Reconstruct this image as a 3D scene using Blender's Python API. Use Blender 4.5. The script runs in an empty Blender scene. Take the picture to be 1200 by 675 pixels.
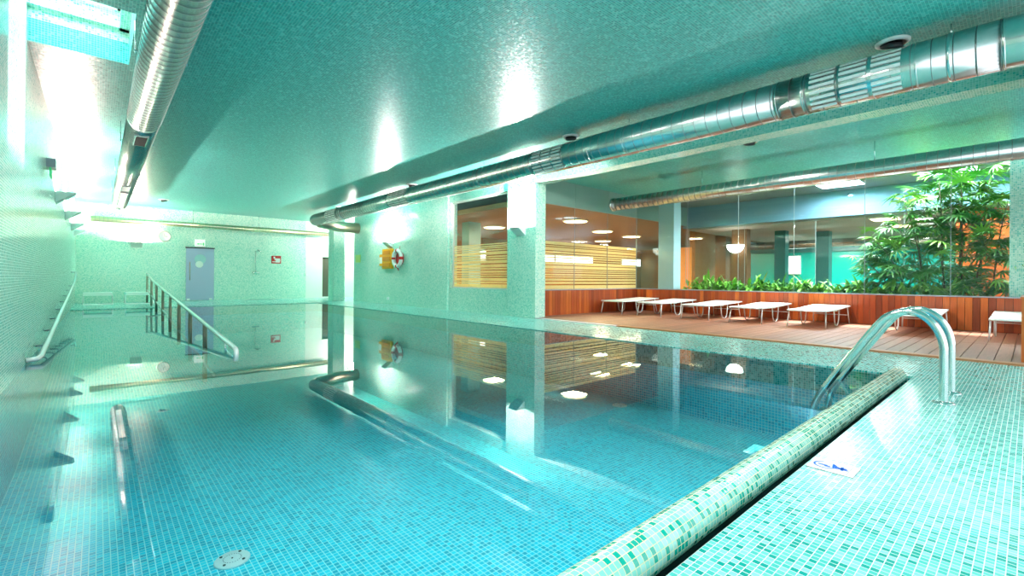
import bpy, bmesh, math, random
from mathutils import Vector, Matrix
random.seed(7)
PI = math.pi
sc = bpy.context.scene
COL = sc.collection

# ------------------------------------------------------------------ materials
def new_mat(name):
    m = bpy.data.materials.new(name); m.use_nodes = True
    nt = m.node_tree; nt.nodes.clear()
    out = nt.nodes.new('ShaderNodeOutputMaterial')
    return m, nt, out

def N(nt, t, **kw):
    n = nt.nodes.new(t)
    for k, v in kw.items():
        setattr(n, k, v)
    return n

def setin(n, name, val):
    s = n.inputs[name]
    if isinstance(val, bpy.types.NodeSocket):
        n.id_data.links.new(val, s)
    elif isinstance(val, (tuple, list)) and len(val) == 3 and s.type == 'RGBA':
        s.default_value = (*val, 1)
    else:
        s.default_value = val

def srgb(r, g, b):
    f = lambda c: (c/255/12.92) if c/255 <= .04045 else ((c/255+.055)/1.055)**2.4
    return (f(r), f(g), f(b))

def M(nt, op, a, b=None, c=None):
    n = N(nt, 'ShaderNodeMath', operation=op)
    for i, v in enumerate((a, b, c)):
        if v is None: continue
        if isinstance(v, bpy.types.NodeSocket): nt.links.new(v, n.inputs[i])
        else: n.inputs[i].default_value = v
    return n.outputs[0]

def plain(name, col, rough=.5, metal=0.0, spec=.5, noise=0.0, nscale=20, coat=0.0):
    m, nt, out = new_mat(name)
    p = N(nt, 'ShaderNodeBsdfPrincipled')
    setin(p, 'Base Color', col); setin(p, 'Roughness', rough); setin(p, 'Metallic', metal)
    setin(p, 'Specular IOR Level', spec); setin(p, 'Coat Weight', coat)
    tc = N(nt, 'ShaderNodeTexCoord'); nz = N(nt, 'ShaderNodeTexNoise')
    nt.links.new(tc.outputs['Object'], nz.inputs['Vector']); nz.inputs['Scale'].default_value = nscale
    mx = N(nt, 'ShaderNodeMixRGB', blend_type='MULTIPLY'); mx.inputs['Fac'].default_value = noise
    mx.inputs['Color1'].default_value = (*col, 1)
    nt.links.new(nz.outputs['Fac'], mx.inputs['Color2']); nt.links.new(mx.outputs[0], p.inputs['Base Color'])
    nt.links.new(p.outputs[0], out.inputs[0])
    return m

def emis(name, col, strength, base=(.8, .8, .8)):
    m, nt, out = new_mat(name)
    p = N(nt, 'ShaderNodeBsdfPrincipled')
    setin(p, 'Base Color', base); setin(p, 'Emission Color', col); setin(p, 'Emission Strength', strength)
    nt.links.new(p.outputs[0], out.inputs[0])
    return m

def mosaic(name, cols, grout, size=.025, rough=.15, gw=.09, tilt=.015, use_uv=False, spec=.6, big=0.0):
    """small glass mosaic: every tile its own tone, light joints between"""
    m, nt, out = new_mat(name)
    L = nt.links
    if use_uv:
        tc = N(nt, 'ShaderNodeTexCoord'); sp = N(nt, 'ShaderNodeSeparateXYZ'); L.new(tc.outputs['UV'], sp.inputs[0])
        u, v = sp.outputs[0], sp.outputs[1]
    else:
        g = N(nt, 'ShaderNodeNewGeometry')
        sp = N(nt, 'ShaderNodeSeparateXYZ'); L.new(g.outputs['Position'], sp.inputs[0])
        sn = N(nt, 'ShaderNodeSeparateXYZ'); L.new(g.outputs['True Normal'], sn.inputs[0])
        nx = M(nt, 'GREATER_THAN', M(nt, 'ABSOLUTE', sn.outputs[0]), .6)
        nz = M(nt, 'GREATER_THAN', M(nt, 'ABSOLUTE', sn.outputs[2]), .6)
        # u = y on x-facing walls, x elsewhere ; v = y on floors, z elsewhere
        u = M(nt, 'ADD', M(nt, 'MULTIPLY', sp.outputs[1], nx), M(nt, 'MULTIPLY', sp.outputs[0], M(nt, 'SUBTRACT', 1.0, nx)))
        v = M(nt, 'ADD', M(nt, 'MULTIPLY', sp.outputs[1], nz), M(nt, 'MULTIPLY', sp.outputs[2], M(nt, 'SUBTRACT', 1.0, nz)))
    us = M(nt, 'DIVIDE', u, size); vs = M(nt, 'DIVIDE', v, size)
    fu, fv = M(nt, 'FLOOR', us), M(nt, 'FLOOR', vs)
    ru, rv = M(nt, 'SUBTRACT', us, fu), M(nt, 'SUBTRACT', vs, fv)
    eu = M(nt, 'MINIMUM', ru, M(nt, 'SUBTRACT', 1.0, ru)); ev = M(nt, 'MINIMUM', rv, M(nt, 'SUBTRACT', 1.0, rv))
    edge = M(nt, 'MINIMUM', eu, ev)
    gm = M(nt, 'LESS_THAN', edge, gw)
    cb = N(nt, 'ShaderNodeCombineXYZ'); L.new(fu, cb.inputs[0]); L.new(fv, cb.inputs[1])
    wn = N(nt, 'ShaderNodeTexWhiteNoise', noise_dimensions='2D'); L.new(cb.outputs[0], wn.inputs['Vector'])
    ramp = N(nt, 'ShaderNodeValToRGB'); ramp.color_ramp.interpolation = 'CONSTANT'
    els = ramp.color_ramp.elements
    while len(els) < len(cols): els.new(.5)
    acc = 0; tot = sum(w for _, w in cols)
    for e, (c, w) in zip(els, cols):
        e.position = acc/tot; e.color = (*c, 1); acc += w
    L.new(wn.outputs['Value'], ramp.inputs['Fac'])
    mx = N(nt, 'ShaderNodeMixRGB'); L.new(gm, mx.inputs['Fac']); L.new(ramp.outputs[0], mx.inputs['Color1'])
    mx.inputs['Color2'].default_value = (*grout, 1)
    p = N(nt, 'ShaderNodeBsdfPrincipled'); L.new(mx.outputs[0], p.inputs['Base Color'])
    setin(p, 'Specular IOR Level', spec)
    rr = M(nt, 'ADD', M(nt, 'MULTIPLY', gm, .3), rough); L.new(rr, p.inputs['Roughness'])
    # each tile sits at a very slightly different angle
    g2 = N(nt, 'ShaderNodeNewGeometry')
    sb = N(nt, 'ShaderNodeVectorMath', operation='SUBTRACT'); L.new(wn.outputs['Color'], sb.inputs[0]); sb.inputs[1].default_value = (.5, .5, .5)
    ml = N(nt, 'ShaderNodeVectorMath', operation='SCALE'); L.new(sb.outputs[0], ml.inputs[0]); ml.inputs['Scale'].default_value = tilt*2
    ad = N(nt, 'ShaderNodeVectorMath', operation='ADD'); L.new(g2.outputs['Normal'], ad.inputs[0]); L.new(ml.outputs[0], ad.inputs[1])
    nm = N(nt, 'ShaderNodeVectorMath', operation='NORMALIZE'); L.new(ad.outputs[0], nm.inputs[0])
    L.new(nm.outputs[0], p.inputs['Normal'])
    L.new(p.outputs[0], out.inputs[0])
    return m

T_light = srgb(170, 232, 220); T_mid = srgb(96, 208, 194); T_dark = srgb(24, 172, 158); T_aqua = srgb(128, 220, 214)
MAT = {}
MAT['wall'] = mosaic('wall_mosaic', [(srgb(194,230,210),3), (srgb(170,222,202),3), (srgb(114,206,188),2), (srgb(216,238,222),2)], srgb(230,240,234), rough=.16, gw=.07)
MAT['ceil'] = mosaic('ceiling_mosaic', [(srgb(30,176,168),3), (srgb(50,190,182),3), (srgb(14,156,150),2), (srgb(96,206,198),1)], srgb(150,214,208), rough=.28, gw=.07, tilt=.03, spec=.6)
MAT['deck'] = mosaic('deck_mosaic', [(srgb(104,206,198),4), (srgb(74,192,186),3), (srgb(10,158,148),3), (srgb(136,218,212),2)], srgb(214,228,226), rough=.18, gw=.06, tilt=.02, spec=.4)
MAT['coping'] = mosaic('edge_mosaic', [(srgb(140,216,204),5), (srgb(170,224,216),3), (srgb(6,172,154),3)], srgb(226,218,176), rough=.15, gw=.06, use_uv=True)
MAT['pool'] = mosaic('pool_mosaic', [(srgb(0,206,232),4), (srgb(0,218,242),3), (srgb(0,184,214),2), (srgb(40,228,246),1)], srgb(196,250,252), size=.036, rough=.5, gw=.075, tilt=0)
MAT['paint'] = plain('white_paint', (.82, .84, .78), .6)
MAT['steel'] = plain('brushed_steel', (.78, .80, .80), .14, 1.0, noise=.12, nscale=60)
MAT['duct'] = plain('galvanised_duct', (.74, .76, .74), .22, 1.0, noise=.25, nscale=9)
MAT['seam'] = plain('duct_seam', (.30, .33, .33), .35, 1.0)
MAT['white'] = plain('white_plastic', (.88, .88, .86), .35)
MAT['lampmetal'] = plain('white_lamp_metal', (.80, .80, .77), .4)
MAT['post'] = plain('dull_steel_post', srgb(150, 140, 124), .35, .6)
MAT['rail'] = plain('polished_pale_rail', (.93, .93, .91), .22, .3)
MAT['benchwhite'] = plain('bench_white', (.96, .96, .92), .5)
MAT['paper'] = plain('matt_white_card', (.66, .66, .68), .95, spec=.05)
MAT['dark'] = plain('dark_plastic', (.03, .03, .035), .4)
MAT['black'] = plain('black_gap', (.006, .02, .02), .8)
MAT['grey'] = plain('grey_metal', (.35, .37, .42), .35, .3)
MAT['fabric'] = plain('white_sling_fabric', (.86, .86, .82), .75, noise=.08, nscale=200)
MAT['alu'] = plain('white_aluminium', (.74, .75, .73), .3, .4)
MAT['leaf'] = plain('leaf_green', srgb(70, 150, 40), .38, noise=.5, nscale=3)
MAT['leaf2'] = plain('leaf_bright', srgb(140, 205, 70), .4, noise=.4, nscale=3)
MAT['stem'] = plain('cane_brown', srgb(90, 74, 44), .7, noise=.4)
MAT['soil'] = plain('soil', (.05, .035, .02), .9)
MAT['yellow'] = plain('yellow_plastic', srgb(252, 176, 12), .35)
MAT['yellow2'] = plain('dark_yellow_plastic', srgb(230, 140, 5), .4)
MAT['red'] = plain('red_plastic', srgb(205, 30, 30), .4)
MAT['sign_red'] = plain('red_sign', srgb(206, 38, 34), .4)
MAT['blue'] = plain('blue_print', srgb(0, 95, 205), .9, spec=.05)
MAT['pink'] = plain('faded_red_print', srgb(240, 190, 195), .5)
MAT['paleyellow'] = plain('pale_yellow_card', srgb(232, 226, 130), .5)
MAT['cream'] = plain('cream_wall', srgb(240, 214, 140), .6)
MAT['ochre'] = plain('ochre_wall', srgb(176, 112, 44), .6, noise=.4, nscale=1.2)
MAT['brown'] = plain('brown_ceiling', srgb(150, 104, 56), .5, noise=.15, nscale=1)
MAT['brownwall'] = plain('brown_panel', srgb(128, 84, 44), .5, noise=.3, nscale=4)
MAT['orange'] = plain('orange_wall', srgb(226, 92, 24), .5)
MAT['greygreen'] = plain('grey_green_panel', srgb(140, 170, 160), .3)
MAT['bluegrey'] = plain('blue_grey_paint', srgb(112, 148, 168), .6)
MAT['greyceil'] = plain('grey_ceiling', srgb(130, 138, 140), .6)
MAT['beigeceil'] = plain('beige_ceiling', srgb(176, 160, 148), .6)
MAT['bluecol'] = plain('pale_blue_column', srgb(168, 200, 206), .5)
MAT['teal'] = plain('teal_wall', srgb(0, 176, 164), .25)
MAT['doorglass'] = plain('frosted_blue_door', srgb(170, 180, 210), .18)
MAT['film'] = plain('cream_frosted_film', srgb(250, 226, 150), .5)
MAT['stone'] = plain('dark_floor', srgb(120, 110, 96), .3)
MAT['exitgreen'] = emis('exit_green', srgb(20, 170, 90), .3, (.05, .5, .2))
MAT['exitwhite'] = emis('exit_white', (1, 1, .9), .25)
MAT['lampglow'] = emis('lamp_glow', (1, .9, .78), 40)
MAT['warmglow'] = emis('warm_ceiling_lamp', (1, .72, .38), 4)
MAT['daylight'] = emis('daylight_window', (.95, 1, 1), 2.2)
MAT['reflectglow'] = emis('reflected_sconce_glow', (1, .96, .86), 4)

def film_mat():
    m, nt, out = new_mat('striped_frosted_film')
    d = N(nt, 'ShaderNodeBsdfDiffuse'); d.inputs[0].default_value = (*srgb(252, 238, 190), 1)
    t = N(nt, 'ShaderNodeBsdfTranslucent'); t.inputs[0].default_value = (*srgb(252, 234, 180), 1)
    mx = N(nt, 'ShaderNodeMixShader'); mx.inputs[0].default_value = .5
    nt.links.new(d.outputs[0], mx.inputs[1]); nt.links.new(t.outputs[0], mx.inputs[2]); nt.links.new(mx.outputs[0], out.inputs[0])
    return m
MAT['film'] = film_mat()
def wood(name, axis, pitch, cols, rough=.35, dark=0.0):
    m, nt, out = new_mat(name); L = nt.links
    g = N(nt, 'ShaderNodeNewGeometry'); sp = N(nt, 'ShaderNodeSeparateXYZ'); L.new(g.outputs['Position'], sp.inputs[0])
    a = sp.outputs[axis]
    idx = M(nt, 'FLOOR', M(nt, 'DIVIDE', a, pitch))
    wn = N(nt, 'ShaderNodeTexWhiteNoise', noise_dimensions='1D'); L.new(idx, wn.inputs['W'])
    r = N(nt, 'ShaderNodeValToRGB'); els = r.color_ramp.elements
    while len(els) < len(cols): els.new(.5)
    for i, (e, c) in enumerate(zip(els, cols)):
        e.position = i/(len(cols)-1); e.color = (*c, 1)
    L.new(wn.outputs['Value'], r.inputs['Fac'])
    mp = N(nt, 'ShaderNodeMapping'); L.new(g.outputs['Position'], mp.inputs['Vector'])
    mp.inputs['Scale'].default_value = (60 if axis == 0 else 3, 60 if axis == 1 else 3, 3)
    nz = N(nt, 'ShaderNodeTexNoise'); L.new(mp.outputs[0], nz.inputs['Vector']); nz.inputs['Scale'].default_value = 1.0
    mx = N(nt, 'ShaderNodeMixRGB', blend_type='MULTIPLY'); mx.inputs['Fac'].default_value = .45
    L.new(r.outputs[0], mx.inputs['Color1']); L.new(nz.outputs['Fac'], mx.inputs['Color2'])
    p = N(nt, 'ShaderNodeBsdfPrincipled'); L.new(mx.outputs[0], p.inputs['Base Color']); setin(p, 'Roughness', rough)
    L.new(p.outputs[0], out.inputs[0])
    return m
WC = [srgb(150,62,28), srgb(205,88,36), srgb(176,74,34), srgb(236,122,48), srgb(190,82,34), srgb(132,56,30)]
MAT['cladX'] = wood('wood_cladding_x', 0, .105, WC)
MAT['cladY'] = wood('wood_cladding_y', 1, .105, WC)
MAT['decking'] = wood('wood_decking', 1, .145, [srgb(176,112,84), srgb(190,124,92), srgb(160,102,78), srgb(184,118,90)], .5)
MAT['deckedge'] = plain('decking_edge_board', srgb(206, 134, 88), .5, noise=.3, nscale=8)

def water_mat():
    m, nt, out = new_mat('pool_water'); L = nt.links
    g = N(nt, 'ShaderNodeNewGeometry')
    nz = N(nt, 'ShaderNodeTexNoise'); L.new(g.outputs['Position'], nz.inputs['Vector']); nz.inputs['Scale'].default_value = 2.2; nz.inputs['Detail'].default_value = 3
    h = M(nt, 'MULTIPLY', nz.outputs['Fac'], .0002)
    # a few ring ripples where drops have fallen
    for (cx, cy, k) in ((1.2, 2.16, 1.0), (.91, 2.59, .7), (.70, 2.2, .5)):
        d = N(nt, 'ShaderNodeVectorMath', operation='DISTANCE'); L.new(g.outputs['Position'], d.inputs[0]); d.inputs[1].default_value = (cx, cy, -.01)
        r = d.outputs['Value']
        w = M(nt, 'SINE', M(nt, 'MULTIPLY', r, 130.0))
        f = M(nt, 'MAXIMUM', M(nt, 'SUBTRACT', 1.0, M(nt, 'MULTIPLY', M(nt, 'ABSOLUTE', M(nt, 'SUBTRACT', r, .13)), 9.0)), 0.0)
        h = M(nt, 'ADD', h, M(nt, 'MULTIPLY', M(nt, 'MULTIPLY', w, f), .0004*k))
    bp = N(nt, 'ShaderNodeBump'); L.new(h, bp.inputs['Height']); bp.inputs['Strength'].default_value = 1.0; bp.inputs['Distance'].default_value = 1.0
    fr = N(nt, 'ShaderNodeFresnel'); fr.inputs['IOR'].default_value = 1.5; L.new(bp.outputs[0], fr.inputs['Normal'])
    tr = N(nt, 'ShaderNodeBsdfTransparent'); tr.inputs[0].default_value = (.70, .97, 1, 1)
    gl = N(nt, 'ShaderNodeBsdfGlossy'); gl.inputs['Roughness'].default_value = 0.0; gl.inputs['Color'].default_value = (1, 1, 1, 1); L.new(bp.outputs[0], gl.inputs['Normal'])
    mx = N(nt, 'ShaderNodeMixShader'); L.new(fr.outputs[0], mx.inputs[0]); L.new(tr.outputs[0], mx.inputs[1]); L.new(gl.outputs[0], mx.inputs[2])
    L.new(mx.outputs[0], out.inputs[0])
    return m
MAT['water'] = water_mat()

def glass_mat(name, tint=(.93, .97, .96), ior=1.5):
    m, nt, out = new_mat(name); L = nt.links
    lw = N(nt, 'ShaderNodeLayerWeight'); lw.inputs['Blend'].default_value = .5
    fac = M(nt, 'ADD', M(nt, 'MULTIPLY', M(nt, 'POWER', lw.outputs['Facing'], 5.0), .9), .035)
    tr = N(nt, 'ShaderNodeBsdfTransparent'); tr.inputs[0].default_value = (*tint, 1)
    gl = N(nt, 'ShaderNodeBsdfGlossy'); gl.inputs['Roughness'].default_value = 0.0
    mx = N(nt, 'ShaderNodeMixShader'); L.new(fac, mx.inputs[0]); L.new(tr.outputs[0], mx.inputs[1]); L.new(gl.outputs[0], mx.inputs[2])
    L.new(mx.outputs[0], out.inputs[0])
    return m
MAT['glass'] = glass_mat('window_glass')
MAT['joint'] = plain('glass_joint', (.30, .35, .35), .3)

# ------------------------------------------------------------------ mesh builder
class MB:
    def __init__(s): s.v = []; s.f = []; s.fm = []; s.uv = None; s.mi = 0; s.smooth = set()
    def quad(s, a, b, c, d):
        n = len(s.v); s.v += [tuple(a), tuple(b), tuple(c), tuple(d)]; s.f.append((n, n+1, n+2, n+3)); s.fm.append(s.mi)
    def box(s, x0, x1, y0, y1, z0, z1, mat=None):
        n = len(s.v)
        P = [(x0,y0,z0),(x1,y0,z0),(x1,y1,z0),(x0,y1,z0),(x0,y0,z1),(x1,y0,z1),(x1,y1,z1),(x0,y1,z1)]
        if mat is not None: P = [tuple(mat @ Vector(p)) for p in P]
        s.v += P
        for q in ((3,2,1,0),(4,5,6,7),(0,1,5,4),(1,2,6,5),(2,3,7,6),(3,0,4,7)):
            s.f.append(tuple(n+i for i in q)); s.fm.append(s.mi)
        return s
    def rings(s, rings, closed=True, cap=True, smooth=True):
        """list of rings (each a list of points) joined side to side"""
        n0 = len(s.v); k = len(rings[0])
        for r in rings: s.v += [tuple(p) for p in r]
        for i in range(len(rings)-1):
            for j in range(k if closed else k-1):
                a = n0+i*k+j; b = n0+i*k+(j+1) % k
                if smooth: s.smooth.add(len(s.f))
                s.f.append((a, b, b+k, a+k)); s.fm.append(s.mi)
        if cap:
            s.f.append(tuple(n0+j for j in reversed(range(k)))); s.fm.append(s.mi)
            e = n0+(len(rings)-1)*k
            s.f.append(tuple(e+j for j in range(k))); s.fm.append(s.mi)
        return s
    def tube(s, pts, r, k=12, cap=True):
        pts = [Vector(p) for p in pts]
        rad = r if isinstance(r, (list, tuple)) else [r]*len(pts)
        t0 = (pts[1]-pts[0]).normalized()
        up = Vector((0,0,1)) if abs(t0.z) < .9 else Vector((1,0,0))
        u = t0.cross(up).normalized(); rs = []
        for i, p in enumerate(pts):
            if i == 0: t = t0
            elif i == len(pts)-1: t = (pts[i]-pts[i-1]).normalized()
            else: t = ((pts[i]-pts[i-1]).normalized()+(pts[i+1]-pts[i]).normalized()).normalized()
            u = (u - t*u.dot(t)).normalized(); w = t.cross(u)
            rs.append([p+(u*math.cos(2*PI*j/k)+w*math.sin(2*PI*j/k))*rad[i] for j in range(k)])
        return s.rings(rs, cap=cap)
    def cyl(s, c, axis, r, h, k=24, r2=None):
        c = Vector(c); a = Vector(axis).normalized()
        return s.tube([c, c+a*h], [r, r if r2 is None else r2], k)
    def lathe(s, c, axis, prof, k=24):
        c = Vector(c); a = Vector(axis).normalized()
        up = Vector((0,0,1)) if abs(a.z) < .9 else Vector((1,0,0))
        u = a.cross(up).normalized(); w = a.cross(u)
        return s.rings([[c+a*h+(u*math.cos(2*PI*j/k)+w*math.sin(2*PI*j/k))*r for j in range(k)] for r, h in prof])
    def prism(s, poly, axis, a0, a1):
        """polygon of 2D points extruded along an axis (0,1,2)"""
        def pt(p, t):
            q = [0,0,0]; o = [i for i in range(3) if i != axis]; q[o[0]] = p[0]; q[o[1]] = p[1]; q[axis] = t; return q
        return s.rings([[pt(p, a0) for p in poly], [pt(p, a1) for p in poly]], smooth=False)
    def build(s, name, mats, parent=None, loc=None):
        me = bpy.data.meshes.new(name)
        o0 = Vector(loc) if loc is not None else Vector((0,0,0))
        me.from_pydata([tuple(Vector(p)-o0) for p in s.v], [], s.f)
        if not isinstance(mats, (list, tuple)): mats = [mats]
        for m in mats: me.materials.append(MAT[m] if isinstance(m, str) else m)
        for i, p in enumerate(me.polygons):
            p.material_index = s.fm[i]; p.use_smooth = i in s.smooth
        me.update()
        bm = bmesh.new(); bm.from_mesh(me); bmesh.ops.recalc_face_normals(bm, faces=bm.faces); bm.to_mesh(me); bm.free()
        o = bpy.data.objects.new(name, me); COL.objects.link(o)
        if parent is not None:
            o.parent = parent; o.location = o0 - Vector(parent.get('_w', (0,0,0)))*0 if False else o0
        else: o.location = o0
        return o

def tag(o, label=None, cat=None, group=None, kind=None):
    if label: o['label'] = label
    if cat: o['category'] = cat
    if group: o['group'] = group
    if kind: o['kind'] = kind
    return o
def empty(name, loc, label, cat, group=None, rz=0):
    o = bpy.data.objects.new(name, None); COL.objects.link(o); o.location = loc; o.rotation_euler = (0,0,rz)
    o.empty_display_size = .1
    return tag(o, label, cat, group)
def copy_tree(o, parent=None):
    c = o.copy(); COL.objects.link(c)
    if parent is not None: c.parent = parent
    for ch in list(o.children): copy_tree(ch, c)
    return c
def struct(mb, name, mats): return tag(mb.build(name, mats), kind='structure')
def light(kind, name, loc, energy, color=(1,1,1), size=.1, rot=None, **kw):
    l = bpy.data.lights.new(name, kind); l.energy = energy; l.color = color
    for k, v in kw.items(): setattr(l, k, v)
    if kind in ('POINT', 'SPOT'): l.shadow_soft_size = size
    o = bpy.data.objects.new(name, l); COL.objects.link(o); o.location = loc
    if rot: o.rotation_euler = rot
    return o

# ------------------------------------------------------------------ layout numbers (metres; water level about 0)
XL = -.58          # left wall
XR = 7.78          # right wall
YF = 21.7          # far wall
ZC = 3.47          # ceiling
XP = 6.10          # right pool edge
YP = 17.6          # far pool edge
YB = -3.5          # building left open behind the camera to let world light in
YN = 8.10          # lounge's inner glass partition
XG = 12.40         # lounge's garden parapet
D = -.92           # pool floor
YW = 7.88          # end of right wall

# ---- floor / decks
f = MB()
f.box(XL, XR, YB, .775, -.3, 0)                     # near deck
f.box(XP, XR, .775, YP, -.3, 0)                     # right deck
f.box(XL, 9.5, YP, YF, -.3, 0)                      # far deck
f.box(XR, 9.5, 18.4, YP+.001, -.3, 0)
struct(f, 'floor', 'deck')
# slot floor between deck and rolled edge
s = MB(); s.box(XL, XP, .775, .97, -.3, -.12); struct(s, 'trim_1', 'black')
# rolled pool edge (with uv so that its mosaic follows the curve)
def coping():
    r = .076; cy = .897; k = 18; me = bpy.data.meshes.new('trim_2')
    vs = []; fs = []; uvs = []
    x0, x1 = XL, XP-.02; nseg = 2
    angs = [math.radians(-35 + 250*j/k) for j in range(k+1)]
    for x in (x0, x1-.05, x1):
        rr = r if x < x1 else r*.55
        for a in angs: vs.append((x, cy+rr*math.cos(a), rr*math.sin(a)-.0))
    n = k+1
    for i in range(2):
        for j in range(k):
            fs.append((i*n+j, (i+1)*n+j, (i+1)*n+j+1, i*n+j+1))
    vs2 = len(vs); fs.append(tuple(2*n+j for j in range(n)))
    me.from_pydata(vs, [], fs)
    uvl = me.uv_layers.new(name='UVMap')
    for p in me.polygons:
        p.use_smooth = len(p.vertices) == 4
        for li in p.loop_indices:
            vi = me.loops[li].vertex_index; v = me.vertices[vi].co
            uvl.data[li].uv = (v.x, (vi % n)*math.radians(250/k)*r)
    me.materials.append(MAT['coping'])
    bm = bmesh.new(); bm.from_mesh(me); bmesh.ops.recalc_face_normals(bm, faces=bm.faces); bm.to_mesh(me); bm.free()
    o = bpy.data.objects.new('trim_2', me); COL.objects.link(o)
    tag(o, kind='structure')
coping()
# basin: floor, walls, entry ramp along the left wall, a step bench along the far side
b = MB()
b.box(XL, XP, .9, YP, D-.2, D)
b.box(XL-.2, XP+.2, .70, .93, D, -.14)
b.box(XP, XP+.2, .93, YP, D, -.3)
b.box(XL, XP, YP, YP+.2, D, -.3)
b.box(XL-.2, XL, .93, YP, D, -.021)
b.prism([(YP, D-.05), (YP, -.06), (6.3, D-.01), (6.3, D-.05)], 0, XL, 1.36)
struct(b, 'pool_basin', 'pool')
w = MB(); w.quad((XL, .93, -.012), (XP, .93, -.012), (XP, YP, -.012), (XL, YP, -.012))
wo = w.build('pool_water', 'water'); tag(wo, 'clear turquoise water filling the whole tiled pool', 'water', kind='stuff')

# ---- left wall, skylight well
SK = (XL, .26, 5.75, 7.18)
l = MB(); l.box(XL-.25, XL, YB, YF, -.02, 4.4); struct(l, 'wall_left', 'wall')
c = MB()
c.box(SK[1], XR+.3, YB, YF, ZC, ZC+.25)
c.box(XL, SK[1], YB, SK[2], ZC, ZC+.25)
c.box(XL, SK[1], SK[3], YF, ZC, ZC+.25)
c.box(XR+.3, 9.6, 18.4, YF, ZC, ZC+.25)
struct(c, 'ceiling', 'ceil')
k = MB()
zt = 4.25
k.box(SK[1]-.001, SK[1]+.25, SK[2]-.2, SK[3]+.2, ZC+.25, zt)
k.box(XL, SK[1], SK[3]-.001, SK[3]+.25, ZC+.25, zt)
k.box(XL, SK[1], SK[2]-.25, SK[2]+.001, ZC+.25, zt)
k.box(XL, SK[1], SK[3]-.09, SK[3], 3.84, 3.9)
k.box(SK[1]-.09, SK[1], SK[2], SK[3], 3.84, 3.9)
struct(k, 'skylight_well', 'wall')
k = MB()
x0, x1, y0, y1 = XL, SK[1]-.05, SK[2]+.02, SK[3]-.05
k.box(x0, x1, y1-.06, y1, 4.05, 4.12); k.box(x1-.06, x1, y0, y1, 4.05, 4.12); k.box(x0, x1, y0, y0+.06, 4.05, 4.12)
fr = k.build('window_1', 'white'); tag(fr, kind='structure')
k = MB(); k.box(x0, x1-.06, y0+.06, y1-.06, 4.08, 4.09); k.build('pane', 'glass', fr)

# ---- far wall with white painted end and dark doorway
q = MB()
q.box(XL, 6.95, YF, YF+.25, 0, ZC+.2)
struct(q, 'wall_far', 'wall')
q = MB(); q.box(6.95, 7.69, YF, YF+.25, 0, ZC+.2); q.box(7.69, 8.6, YF, YF+.25, 1.88, ZC+.2); q.box(8.6, 9.6, YF, YF+.25, 0, ZC+.2)
q.box(9.5, 9.7, 18.4, YF+.25, 0, ZC+.2)
q.box(6.93, 9.5, YF-.03, YF, 0, .06)
struct(q, 'wall_corridor', 'paint')
q = MB(); q.box(7.69, 8.6, YF+.12, YF+.2, 0, 1.88); struct(q, 'door_2', plain('dark_door', srgb(86, 84, 70), .5))

# ---- right wall : solid bay, window bay, end column, header
WY0, WY1, WZ0, WZ1 = 8.92, 11.55, .66, 3.2
r = MB()
r.box(XR, XR+.32, 11.62, 18.4, -.1, ZC+.1)
r.box(XR, XR+.34, YW, WY0-.02, -.1, ZC+.1)
r.box(XR+.05, XR+.3, WY0-.02, WY1+.07, -.1, WZ0)
r.box(XR+.05, XR+.3, WY1, WY1+.07, WZ0, WZ1)
r.box(XR+.05, XR+.3, WY0-.02, 11.62, WZ1, ZC+.1)
r.box(XR, XR+.34, YB, YW, 3.25, ZC+.1)
struct(r, 'wall_right', 'wall')
q = MB(); q.box(7.10, 7.56, 18.8, 19.35, 0, ZC+.05)
struct(q, 'column', 'wall')

# ---- windows: frame, panes, striped film
def film(mb, fn, span0, span1, z0, z1, seed):
    rnd = random.Random(seed); z = z0+.1
    mb.box(*fn(span0, span1), z0, z0+.095)
    while z < z1:
        gap = rnd.choice([.02, .024, .03]); band = rnd.choice([.03, .04, .055, .08])
        z += gap
        if z+band > z1: break
        mb.box(*fn(span0, span1), z, z+band); z += band
def window_right():
    m = MB(); t = .05; X0, X1 = XR+.14, XR+.2
    m.box(X0, X1, WY0, WY1, WZ0, WZ0+.04); m.box(X0, X1, WY0, WY1, WZ1-.04, WZ1)
    m.box(X0, X1, WY0, WY0+t, WZ0, WZ1); m.box(X0, X1, WY1-t, WY1, WZ0, WZ1)
    o = m.build('window_2', 'alu'); tag(o, kind='structure')
    for a, bb in ((WY0+t, (WY0+WY1)/2-.004), ((WY0+WY1)/2+.004, WY1-t)):
        g = MB(); g.box(X0+.02, X0+.03, a, bb, WZ0+.04, WZ1-.04); g.build('pane', 'glass', o)
        g = MB(); film(g, lambda p, q: (X0+.031, X0+.034, p, q), a, bb, WZ0+.04, 1.98, 3); g.build('striped_film', 'film', o)
window_right()

# ---- lounge shell
q = MB(); q.box(XR+.0, XG, YB, YN, -.3, -.005); struct(q, 'floor_lounge', 'stone')
q = MB()
q.box(XR+.34, 12.58, YB, YN+.2, 3.5, 3.7); q.box(13.38, 14.1, YB, YN+.2, 3.5, 3.7)
q.box(12.58, 13.38, 5.0, YN+.2, 3.5, 3.7); q.box(12.58, 13.38, YB, -1.2, 3.5, 3.7)
struct(q, 'ceiling_lounge', 'ceil')
SL = [(2.90, 3.85), (.78, 1.78), (-1.4, -.4)]
q = MB()
ys = [YB] + [t for a in reversed(SL) for t in a] + [YN+.2]
for i in range(0, len(ys), 2): q.box(14.1, 15.0, ys[i], ys[i+1], 3.5, 3.7)
q.box(15.0, 15.8, YB, YN+.2, 3.5, 3.7)
struct(q, 'ceiling_garden', 'greyceil')
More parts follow.
